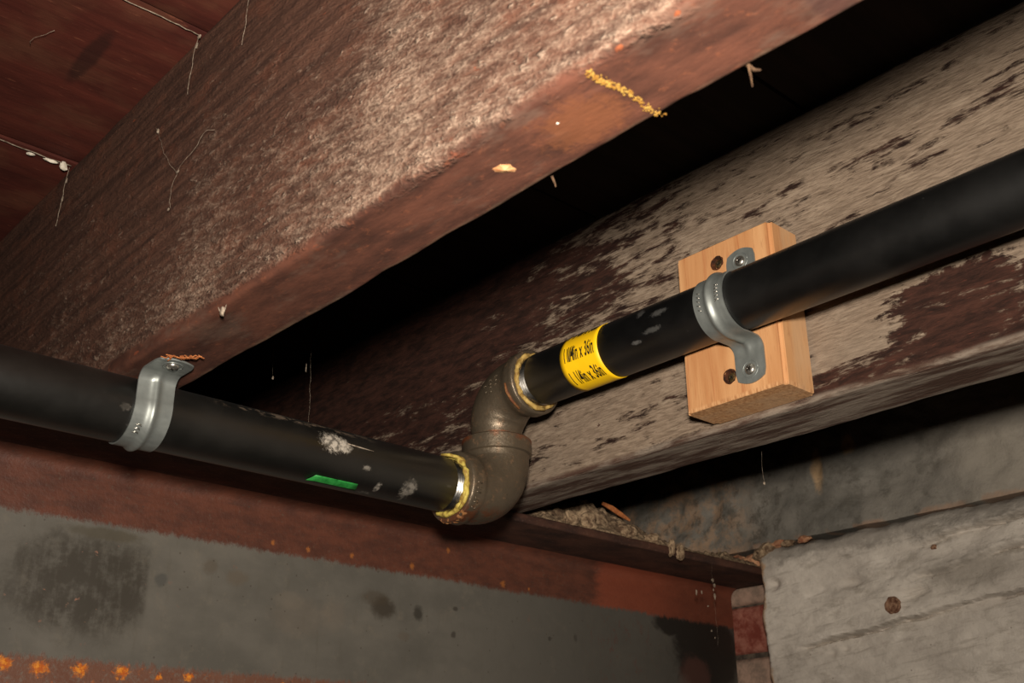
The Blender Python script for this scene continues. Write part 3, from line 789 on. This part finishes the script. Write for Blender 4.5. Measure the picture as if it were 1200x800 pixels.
# upper street elbow: plain end down, socket towards pipe B
rb2 = .031; arc2 = rb2*math.pi/2; eL = arc2/2+(ZB-(ZA+.047)-rb2)+.004; eR = arc2/2+(ARM-rb2)
keys = [(-eL, .0205), (-eL+.006, .0207), (-eL+.012, .0212), (-.012, .0232), (.006, .0240), (eR-.018, .0244), (eR-.0125, .0258), (eR-.010, .0270), (eR-.001, .0272), (eR, .0262), (eR, .0205)]
prof = []
for (a, b) in zip(keys[:-1], keys[1:]):
    n = max(1, int((b[0]-a[0])/.0025))
    for k in range(n): prof.append((a[0]+(b[0]-a[0])*k/n, a[1]+(b[1]-a[1])*k/n))
prof.append(keys[-1])
elB = empty('pipe_elbow', (XR, YR, ZA+.045))
tag(elB, 'brown iron street elbow joining the upper pipe to the elbow below', 'elbow', 'malleable iron elbows')
bend('elbow_body', (XR, YR, ZB), (0, 0, -1), (0, -1, 0), prof, rb2, M['iron'], elB)

def dope(name, c, d, R, r, mat, parent, seed, gap=None):
    d = Vector(d); c = Vector(c); a = d.orthogonal().normalized(); b = d.cross(a); vs = []; n, k = 120, 10
    for i in range(n):
        t = 2*math.pi*i/n
        rr = r*(1+.55*float(fbm(math.cos(t)*4, math.sin(t)*4, seed, 3, seed)))
        for j in range(k):
            q = 2*math.pi*j/k; w_ = 1+.35*float(vnoise(t*9, j*.9, seed, seed))
            vs.append(c+(a*math.cos(t)+b*math.sin(t))*(R+rr*w_*math.cos(q))+d*(rr*1.1*w_*math.sin(q)+.0012*float(vnoise(math.cos(t)*5, math.sin(t)*5, 1, seed+2))))
    return build(name, vs, grid_faces(n, k, True, True), mat, parent)
tag(dope('pipe_dope', (XE-.0012, YR, ZA), (-1, 0, 0), .0222, .0021, M['dope'], elA, 3), 'yellow sealing compound squeezed out of the joint')
tag(dope('pipe_dope', (XR, YE-.0008, ZB), (0, -1, 0), .0222, .0019, M['dope_b'], elB, 5), 'tan sealing compound squeezed out of the joint')
for i in range(9):     # reddish clots under the lower socket
    t = math.radians(150+i*12+6*random.random())
    y, z = YR+.0235*math.cos(t)*-1*0+ -.0255*math.sin(t-math.pi/2)*0, 0
    ang = math.radians(-120+i*9)      # from straight down towards the camera
    y = YR+.0262*math.cos(ang); z = ZA+.0262*math.sin(ang)
    lump('rust_clot', (XE+.002+.004*random.random(), y, z), (.003, .0028, .0026), M['dope_red'], elA, 120+i, .4, 2)
def drip(pts, r, parent, mat):
    sweep('sealant_drip', pts, [r*(.6+.5*math.sin(math.pi*(i+.5)/len(pts))) for i in range(len(pts))], 8, mat, parent)
drip([(XE-.001, YR-.0225, ZA-.004), (XE-.0018, YR-.0225, ZA-.011), (XE-.0018, YR-.0195, ZA-.016), (XE-.002, YR-.014, ZA-.021)], .0016, elA, M['dope'])
drip([(XE-.001, YR-.018, ZA+.016), (XE-.004, YR-.014, ZA+.0195), (XE-.009, YR-.009, ZA+.0215), (XE-.012, YR-.003, ZA+.0225)], .0013, elA, M['dope'])
drip([(XR-.0185, YE-.001, ZB-.015), (XR-.012, YE-.003, ZB-.021), (XR-.004, YE-.004, ZB-.0245), (XR+.004, YE-.005, ZB-.024)], .0018, elB, M['dope_b'])
drip([(XR-.0275, YE+.007, ZB-.006), (XR-.0252, YE+.0075, ZB-.0125), (XR-.020, YE+.007, ZB-.019), (XR-.013, YE+.006, ZB-.0245)], .0011, elB, M['dope_red'])
# raised foundry marks, illegible
def onbend_A(u, v, lift):      # bulge of the lower elbow facing the lens: small patch basis
    n = Vector((-.62, -.74, -.25)).normalized(); a = Vector((.76, -.65, 0)).normalized(); b = n.cross(a)
    return Vector((XR-.001, YR, ZA+.003))+n*(.0262+lift)+a*u+b*v
def mark(name, pts2, r, basis, parent):
    sweep(name, [basis(u, v, .0002) for (u, v) in pts2], [r]*len(pts2), 6, M['iron'], parent)
sgn = 1 if (onbend_A(0, .01, 0)-onbend_A(0, 0, 0)).z > 0 else -1
mark('cast_mark', [(.004*math.cos(a)+.004, sgn*(.004*math.sin(a)-.002)) for a in np.linspace(2.2, 5.8, 8)], .0007, onbend_A, elA)
mark('cast_mark', [(.005, sgn*.005), (.0085, sgn*-.002)], .0006, onbend_A, elA)
mark('cast_mark', [(.009, sgn*.0035), (.007, sgn*.001)], .0006, onbend_A, elA)
def oncollar_A(t, s, lift):
    return Vector((XE+s, YR+(.0284+lift)*math.cos(t), ZA+(.0284+lift)*math.sin(t)))
for i, t in enumerate([-138, -146, -154, -162, -170, -177]):
    t = math.radians(t)
    q = [(t, .004), (t+.02, .0085)] if i % 2 else [(t, .0045), (t+.07, .005), (t+.07, .008), (t, .0082)]
    sweep('cast_mark', [oncollar_A(a, s, 0.0) for a, s in q], [.00055]*len(q), 6, M['iron'], elA)
def onB(t, s, lift):
    return Vector((XR+(.0246+lift)*-math.cos(t), YR-.012-s, ZB+(.0246+lift)*math.sin(t)))
for i, (t, s) in enumerate([(5, .006), (-2, .0062), (-9, .0058), (-17, .006), (10, .0125), (2, .0128), (-7, .0122), (-15, .000), (-4, .000)]):
    t = math.radians(t)
    q = [(t, s), (t+.05, s+.0025)] if i % 2 else [(t, s), (t+.08, s+.0006), (t+.04, s+.0026)]
    sweep('cast_mark', [onB(a, b, -.0002) for a, b in q], [.0006]*len(q), 6, M['iron'], elB)

# --- stickers
def on_pipe_B(y, th, lift):     # th: 0 faces -X, positive upwards
    return (XR-(RP+lift)*math.cos(th), y, ZB+(RP+lift)*math.sin(th))
LY0, LY1 = .5550, .5155
vs = []; nu, nv = 10, 72
for i in range(nu):
    for j in range(nv):
        th = math.radians(-150+300*j/(nv-1)); y = LY0+(LY1-LY0)*i/(nu-1)
        vs.append(on_pipe_B(y, th, .0003))
fs = grid_faces(nu, nv)
lab = build('size_label', vs, fs, M['label'], pB); tag(lab, 'yellow size label reading 1 1/4in x 36in')
md = lab.modifiers.new('thickness', 'SOLIDIFY'); md.thickness = .0002; md.offset = 0
def text_mesh(body):
    cu = bpy.data.curves.new('t', 'FONT'); cu.body = body; cu.size = 1.0; cu.resolution_u = 3; cu.offset = .018; cu.space_word = 1.25
    o = bpy.data.objects.new('t', cu); COL.objects.link(o)
    bpy.context.view_layer.update()
    me = bpy.data.meshes.new_from_object(o.evaluated_get(bpy.context.evaluated_depsgraph_get()))
    bpy.data.objects.remove(o, do_unlink=True)
    bm = bmesh.new(); bm.from_mesh(me); bmesh.ops.triangulate(bm, faces=bm.faces)
    bmesh.ops.subdivide_edges(bm, edges=[e_ for e_ in bm.edges if e_.calc_length() > .25], cuts=2)
    bm.to_mesh(me); bm.free()
    return me
def wrap_text(body, ya, yb, thc, height, lift=.00062, dth=0.0):
    me = text_mesh(body)
    co = np.array([v.co[:] for v in me.vertices]); mn, mxx = co.min(0), co.max(0)
    for v in me.vertices:
        u = (v.co.x-mn[0])/(mxx[0]-mn[0]); q = (v.co.y-mn[1])/(mxx[1]-mn[1])-.5
        v.co = on_pipe_B(ya+(yb-ya)*u, thc+q*height/RP, lift)
    o = link('label_text', me, M['ink'], lab)
    md = o.modifiers.new('thickness', 'SOLIDIFY'); md.thickness = .0001; md.offset = 0
    return o
for (thd) in (-1.0, -54.0, 54.0):
    wrap_text('1 1/4in x 36in', LY0-.0048, LY1+.0040, math.radians(thd), .0122)
wrap_text('1/4', LY0-.0082, LY0-.0150, math.radians(-2), .0110, .00066)
# green sticker under pipe A
vs = []
for i, (xa) in enumerate(np.linspace(.392, .4335, 8)):
    for j, th in enumerate(np.linspace(-math.radians(78), -math.radians(58), 6)):
        sh = .004*(j/5.)*(1 if i < 4 else -.6)
        vs.append((xa+sh, YR-(RP+.0004)*math.cos(th), ZA+(RP+.0004)*math.sin(th)))
gs = build('green_sticker', vs, grid_faces(8, 6), M['green'], pA); tag(gs, 'small green sticker strip')
md = gs.modifiers.new('thickness', 'SOLIDIFY'); md.thickness = .0003; md.offset = -1
sweep('scratch', [(.415, YR-.0203, ZA+.0062), (.425, YR-.0206, ZA+.0055), (.437, YR-.0208, ZA+.005)], [.0003, .0005, .0003], 6, M['web_white'], pA)

# ------------------------------------------------------------------ pipe straps (one profile, two placements)
def strap_mesh():
    """local: w = pipe axis, u = along the strap's spread, v = towards the mounting surface (surface at v = RP)"""
    t = .0011; Ri = RP+.0002; f = .0075; ear = .0515; W = .0245
    # half profile from the middle of the loop out to the ear (mid thickness line)
    Rm = Ri+t/2; pts = []
    vs_ = RP-t/2                      # height of the ear mid-line
    # fillet circle centre: tangent to ear line (v = vs_) from below, tangent to vertical side
    a_end = math.radians(90)
    for k in range(29):
        a = math.radians(-90)+math.radians(100)*k/28
        pts.append((Rm*math.cos(a), Rm*math.sin(a), 1.0))
    # from a=10deg: tangent line then fillet
    u0, v0 = Rm*math.cos(math.radians(10)), Rm*math.sin(math.radians(10))
    cu_ = u0+.0075; cv_ = vs_-f
    for k in range(13):
        a = math.pi-math.radians(10)-(math.pi/2-math.radians(10))*k/12
        pts.append((cu_-.0002+f*math.cos(a), cv_+f*math.sin(a), max(0., 1-k/14.)))
    n = 12
    u1 = cu_-.0002
    for k in range(1, n+1): pts.append((u1+(ear-u1)*k/n, vs_, max(0., .14-.03*k)))
    full = [(-u, v, g) for (u, v, g) in reversed(pts[1:])]+pts
    m = 29; ws = np.linspace(-1, 1, m)
    P = []
    L = len(full)
    for i, (u, v, g) in enumerate(full):
        a = full[max(i-1, 0)]; b = full[min(i+1, L-1)]
        tx, tv = b[0]-a[0], b[1]-a[1]; ll = math.hypot(tx, tv); nx, nv_ = tv/ll, -tx/ll     # outward (away from pipe / surface)
        row = []
        for q in ws:
            ww = q*W/2; uu, v2 = u, v
            if abs(u) > .043:         # rounded ear end
                k = (abs(u)-.043)/(ear-.043)
                uu = math.copysign(.043+(abs(u)-.043)*(1-.42*q*q), u)
                ww *= 1-.10*k
            d = .0022*g*math.exp(-(q*W/2/.0026)**2)
            row.append((ww, uu+nx*d, v2+nv_*d, nx, nv_))
        P.append(row)
    verts = []
    for side in (1, -1):
        for row in P:
            for (ww, u, v, nx, nv_) in row: verts.append((ww, u+nx*side*t/2, v+nv_*side*t/2))
    N = L*m
    faces = grid_faces(L, m)+[tuple(N+k for k in f_[::-1]) for f_ in grid_faces(L, m)]
    ring = [(i, 0) for i in range(L)]+[(L-1, j) for j in range(1, m)]+[(i, m-1) for i in range(L-2, -1, -1)]+[(0, j) for j in range(m-2, 0, -1)]
    for q in range(len(ring)):
        a = ring[q]; b = ring[(q+1) % len(ring)]
        ia, ib = a[0]*m+a[1], b[0]*m+b[1]
        faces.append((ia, ib, N+ib, N+ia))
    return verts, faces
SV, SF = strap_mesh()
def to_world(p, O, A, B, C): return Vector(O)+Vector(A)*p[0]+Vector(B)*p[1]+Vector(C)*p[2]
def cross_screw(name, c, n, R, dome, parent, mat, rot=0.3, hex_=False):
    """pan/flat screw head with a cross recess built as four dark blades set in"""
    n = Vector(n).normalized()
    prof = [(0, R), (dome*.35, R*.98), (dome*.75, R*.78), (dome, R*.42), (dome, R*.30), (dome-.0008, R*.12)]
    h = lathe(name, prof, c, n, 24, mat, parent)
    a = n.orthogonal().normalized(); a = (Matrix.Rotation(rot, 3, n) @ a); b = n.cross(a)
    vs, fs = [], []
    for (p, q) in ((a, b), (b, a)):
        k = len(vs)
        for s1 in (-1, 1):
            for s2 in (-1, 1):
                for s3 in (dome*.55, dome+.00012):
                    vs.append(Vector(c)+p*s1*R*.52+q*s2*R*.10+n*s3)
        fs += [(k+0, k+1, k+3, k+2), (k+4, k+6, k+7, k+5), (k, k+4, k+5, k+1), (k+2, k+3, k+7, k+6), (k+1, k+5, k+7, k+3), (k, k+2, k+6, k+4)]
    build('cross_recess', vs, fs, M['slot'], h, False)
    return h
def strap(label, O, A, B, C, emboss):
    st = empty('pipe_strap', O)
    tag(st, label, 'strap', 'galvanised pipe straps')
    vs = [to_world(p, O, A, B, C) for p in SV]
    body = build('strap_band', vs, SF, M['zinc'], st)
    body.data.set_sharp_from_angle(angle=math.radians(45))
    for (pts) in emboss:
        q = []
        for (wv, ang) in pts:
            a = math.radians(ang); r = RP+.00135
            q.append(to_world((wv, r*math.cos(a), r*math.sin(a)), O, A, B, C))
        sweep('stamped_mark', q, [.00035]*len(q), 5, M['screw'], body)
    for s in (-1, 1):
        c = to_world((0, s*.0415, RP-.0011), O, A, B, C)
        cross_screw('screw_head', c, -Vector(C), .0041, .0022, st, M['screw'], .4+s)
        ringp = [to_world((.0062*math.cos(t), s*.0415+.0062*math.sin(t), RP-.0011), O, A, B, C) for t in np.linspace(0, 2*math.pi, 25)]
        sweep('dimple_ring', ringp, [.0004]*25, 6, M['zinc'], body)
    return st
em1 = []
for i in range(3):
    em1 += [[(-.0085, -52+i*7), (-.005, -50+i*7)], [(-.0075, -49+i*7), (-.0045, -53+i*7)]]
strap('galvanised pipe strap under the red-brown joist holding the dusty lower pipe', (.2695, YR, ZA), (1, 0, 0), (0, -1, 0), (0, 0, 1), em1)
em2 = []
for i in range(5):
    em2 += [[(.0058, -108+i*7), (.009, -106+i*7)], [(.0058, -104+i*7), (.0088, -108+i*7)], [(-.009, -104+i*8), (-.0065, -101+i*8)]]
Bv = (0.0, .0, -1.0)
strap('galvanised pipe strap screwed to the fresh wooden block over the upper pipe', (XR, .4115, ZB), (0, -1, 0), Bv, (1, 0, 0), em2)

# ------------------------------------------------------------------ fresh wooden block
def make_block():
    x0, x1, y0, y1, z0, z1 = XR+RP+.0002, .6290, .3848, .4707, .2640, .3872
    bm = bmesh.new(); bmesh.ops.create_cube(bm, size=1)
    for v in bm.verts: v.co = Vector(((x0+x1)/2+v.co.x*(x1-x0), (y0+y1)/2+v.co.y*(y1-y0), (z0+z1)/2+v.co.z*(z1-z0)))
    bmesh.ops.bevel(bm, geom=[e_ for e_ in bm.edges if abs((e_.verts[0].co-e_.verts[1].co).z) > .05], offset=.003, segments=3, affect='EDGES')
    bmesh.ops.bevel(bm, geom=[e_ for e_ in bm.edges if abs((e_.verts[0].co-e_.verts[1].co).z) < .001 and e_.is_manifold and e_.calc_face_angle(0) > 1.0], offset=.0006, segments=1, affect='EDGES')
    me = bpy.data.meshes.new('wood_block_body'); bm.to_mesh(me); bm.free()
    o = bpy.data.objects.new('tmp', me); COL.objects.link(o)
    holes = [(x0, .4325, .3713), (x0, .4300, .2815)]
    cut = bpy.data.meshes.new('cut'); bmc = bmesh.new()
    for (hx, hy, hz) in holes:
        r_ = bmesh.ops.create_cone(bmc, cap_ends=True, segments=24, radius1=.0046, radius2=.0052, depth=.006)
        for v in r_['verts']:
            v.co = Vector((hx-v.co.z, hy+v.co.x, hz+v.co.y))
    bmesh.ops.recalc_face_normals(bmc, faces=bmc.faces)
    bmc.to_mesh(cut); bmc.free()
    co_ = bpy.data.objects.new('cut', cut); COL.objects.link(co_)
    md = o.modifiers.new('b', 'BOOLEAN'); md.object = co_; md.operation = 'DIFFERENCE'; md.solver = 'EXACT'
    bpy.context.view_layer.update()
    res = bpy.data.meshes.new_from_object(o.evaluated_get(bpy.context.evaluated_depsgraph_get()))
    bpy.data.objects.remove(o, do_unlink=True); bpy.data.objects.remove(co_, do_unlink=True)
    root = empty('wood_block', ((x0+x1)/2, (y0+y1)/2, z0))
    tag(root, 'fresh orange-tan wooden block screwed to the pale joist behind the upper pipe', 'wood block')
    link('block_body', res, M['block'], root)
    for i, (hx, hy, hz) in enumerate(holes):
        cross_screw('deck_screw', (hx+.0026, hy, hz), (-1, 0, 0), .0034, .0012, root, M['screw_dark'], .5+i)
        lathe('dark_hole_rim', [(-.0026, .0034), (-.0010, .0042), (.0004, .0046), (.0005, .0052), (.0001, .0056), (-.0026, .0050)], (hx+.0001, hy, hz), (-1, 0, 0), 28, M['burr'], root,
              wob=lambda s, t, i=i: .0006*float(vnoise(math.cos(t)*3+i*5, math.sin(t)*3, s*2000, 7)), close=True)
make_block()

# ------------------------------------------------------------------ rusty plug in the plaster
def plug():
    root = empty('rusty_plug', (XW, .5755, .193))
    tag(root, 'round rusty plug set in the grey plaster wall', 'plug')
    lathe('plug_disc', [(0, .0082), (.0022, .0085), (.0030, .007), (.0018, .005), (.0022, .0015)], (XW+.0005-.005, .5755, .193), (-1, 0, 0), 30, M['rust_plug'], root,
          wob=lambda s, t: .0016*float(vnoise(math.cos(t)*2.5, math.sin(t)*2.5, s*900, 9)))
plug()
tag(lump('rust_spot', (XW-.001, .5245, .2435), (.0025, .0035, .0035), M['rust_plug'], None, 140, .3, 2), 'small dark red nail head in the plaster near the ledge', 'nail head')

# ------------------------------------------------------------------ cobwebs and hanging dust
def thread(label, parts, cat='cobweb', r=.00028, bits=(), mat='web_white'):
    root = empty('cobweb', parts[0][0]); tag(root, label, cat, 'cobwebs and dust threads')
    for k, pts in enumerate(parts):
        P = [Vector(p) for p in pts]; Q = []
        for a, b in zip(P[:-1], P[1:]):
            n = max(2, int((b-a).length/.003))
            for i in range(n): Q.append(a.lerp(b, i/n))
        Q.append(P[-1])
        Q = [q+Vector((float(vnoise(i*.7, k, 1, 3)), float(vnoise(i*.7, k, 5, 4)), float(vnoise(i*.7, k, 9, 5))))*.0006 for i, q in enumerate(Q)]
        sweep('thread', Q, [.45*r*(.5+.6*abs(float(vnoise(i*.5, k, 0, 8)))) for i in range(len(Q))], 5, M[mat], root)
    for i, (c, rr) in enumerate(bits):
        lump('dust_clump', c, tuple(.65*q for q in rr), M['web_white'], root, 160+i, .5, 2)
    return root
XA = .2490
thread('forked dusty cobweb strand on the flank of the red-brown joist', [[(XA, .6417, .4393), (XA, .632, .428), (XA-.002, .615, .404), (XA, .5952, .3799)], [(XA, .5952, .3799), (XA-.003, .578, .380), (XA-.002, .5524, .3908), (XA, .547, .389)],
       [(XA, .5952, .3799), (XA, .600, .367), (XA, .597, .355)]], r=.00035, bits=[((XA, .636, .433), (.0012, .0022, .003)), ((XA, .594, .381), (.001, .003, .0015)), ((XA, .600, .356), (.001, .0018, .002))])
thread('dusty cobweb hanging from the board joint at the top of the picture', [[(XA-.001, .5165, .478), (XA, .5205, .455), (XA, .5222, .4382)], [(XA-.001, .5165, .4765), (XA, .503, .476), (XA-.003, .49, .482)]], r=.0005,
       bits=[((XA-.001, .517, .475), (.001, .004, .0025)), ((XA, .506, .4755), (.001, .004, .0015))])
thread('cobweb trail below the upper board joint on the red-brown joist', [[(XA, .5875, .486), (XA, .5920, .474), (XA, .594, .455), (XA, .595, .441)]], r=.0006, bits=[((XA, .5905, .4785), (.001, .0028, .004)), ((XA, .588, .4845), (.0015, .003, .002))])
thread('cobweb trail below the lower board joint on the red-brown joist', [[(XA, .808, .485), (XA, .812, .468), (XA, .813, .45), (XA, .818, .435)]], r=.0008, bits=[((XA, .811, .474), (.001, .003, .004)), ((XA, .813, .458), (.001, .0025, .004))])
thread('long pale dust line filling the upper board joint', [[(.10, .5882, ZT-.0005), (.17, .5880, ZT-.0008), (.21, .5885, ZT-.0005), (.249, .588, ZT-.001)]], r=.0012)
thread('pale dust line filling the lower board joint', [[(.13, .8068, ZT-.0005), (.19, .8070, ZT-.0008), (.249, .8068, ZT-.001)]], r=.0012)
thread('tiny curled cobweb stuck under the floor board', [[(.1745, .6480, ZT-.0015), (.1715, .655, ZT-.003), (.1665, .6605, ZT-.004), (.166, .668, ZT-.003), (.1675, .6735, ZT-.002)]], r=.0006)
thread('thin cobweb under the topmost floor board', [[(.205, .553, ZT-.001), (.214, .554, ZT-.003), (.221, .549, ZT-.002), (.226, .552, ZT-.001)]], r=.0006)
for i, (c, rr, lb) in enumerate([((.2175, .8085, ZT-.0025), (.003, .0018, .0012), 'white plaster crumb on the lower board joint, leftmost'), ((.2335, .8085, ZT-.002), (.005, .0014, .0012), 'white plaster crumb on the lower board joint, middle'),
                                 ((.244, .808, ZT-.0025), (.003, .0016, .0035), 'white plaster crumb on the lower board joint, nearest the joist')]):
    tag(lump('plaster_crumb', c, rr, M['plaster_bit'], None, 180+i, .5, 2), lb, 'plaster crumb', 'white crumbs in the board joint')
rw = thread('dusty cobweb tuft hanging from the lower edge of the red-brown joist', [[(.2525, .5245, .264), (.2540, .5215, .2575), (.2550, .518, .2575), (.2535, .5125, .2645)]], r=.0009, bits=[((.2538, .5195, .2580), (.0016, .0035, .005))])
thread('hair thin cobweb hanging in the dark bay, long one above the lower pipe', [[(.4493, .75, .385), (.4515, .75, .345), (.4525, .75, .322), (.4540, .75, .262)]], r=.00022, bits=[((.4470, .75, .345), (.0007, .0007, .006))])
thread('short cobweb thread with a white speck in the dark bay', [[(.4155, .75, .365), (.4160, .75, .340), (.4165, .75, .331)]], r=.00018, bits=[((.4168, .75, .3285), (.0012, .001, .0025))])
thread('single cobweb thread with a tan crumb below the pale joist', [[(.700, .483, .262), (.7005, .4835, .247), (.7008, .4838, .2385)]], r=.00022, bits=[((.7009, .4838, .2365), (.0015, .0013, .0022))])
thread('string of dusty crumbs hanging from the beam flange near the bricks', [[(.966, .745, .2515), (.9665, .745, .236), (.9665, .745, .215), (.967, .745, .19), (.967, .745, .165)]], r=.00015,
       bits=[((.966, .745, .2345), (.0025, .002, .0028)), ((.9685, .745, .229), (.002, .002, .003)), ((.9665, .745, .2245), (.0014, .001, .002)), ((.968, .745, .2175), (.0014, .0012, .0045)),
             ((.937, .745, .2185), (.0014, .001, .0045)), ((.946, .745, .219), (.001, .001, .003)), ((.955, .745, .2055), (.0015, .001, .0015)), ((.958, .745, .180), (.0013, .001, .0015)), ((.963, .745, .1735), (.0014, .001, .0014))])
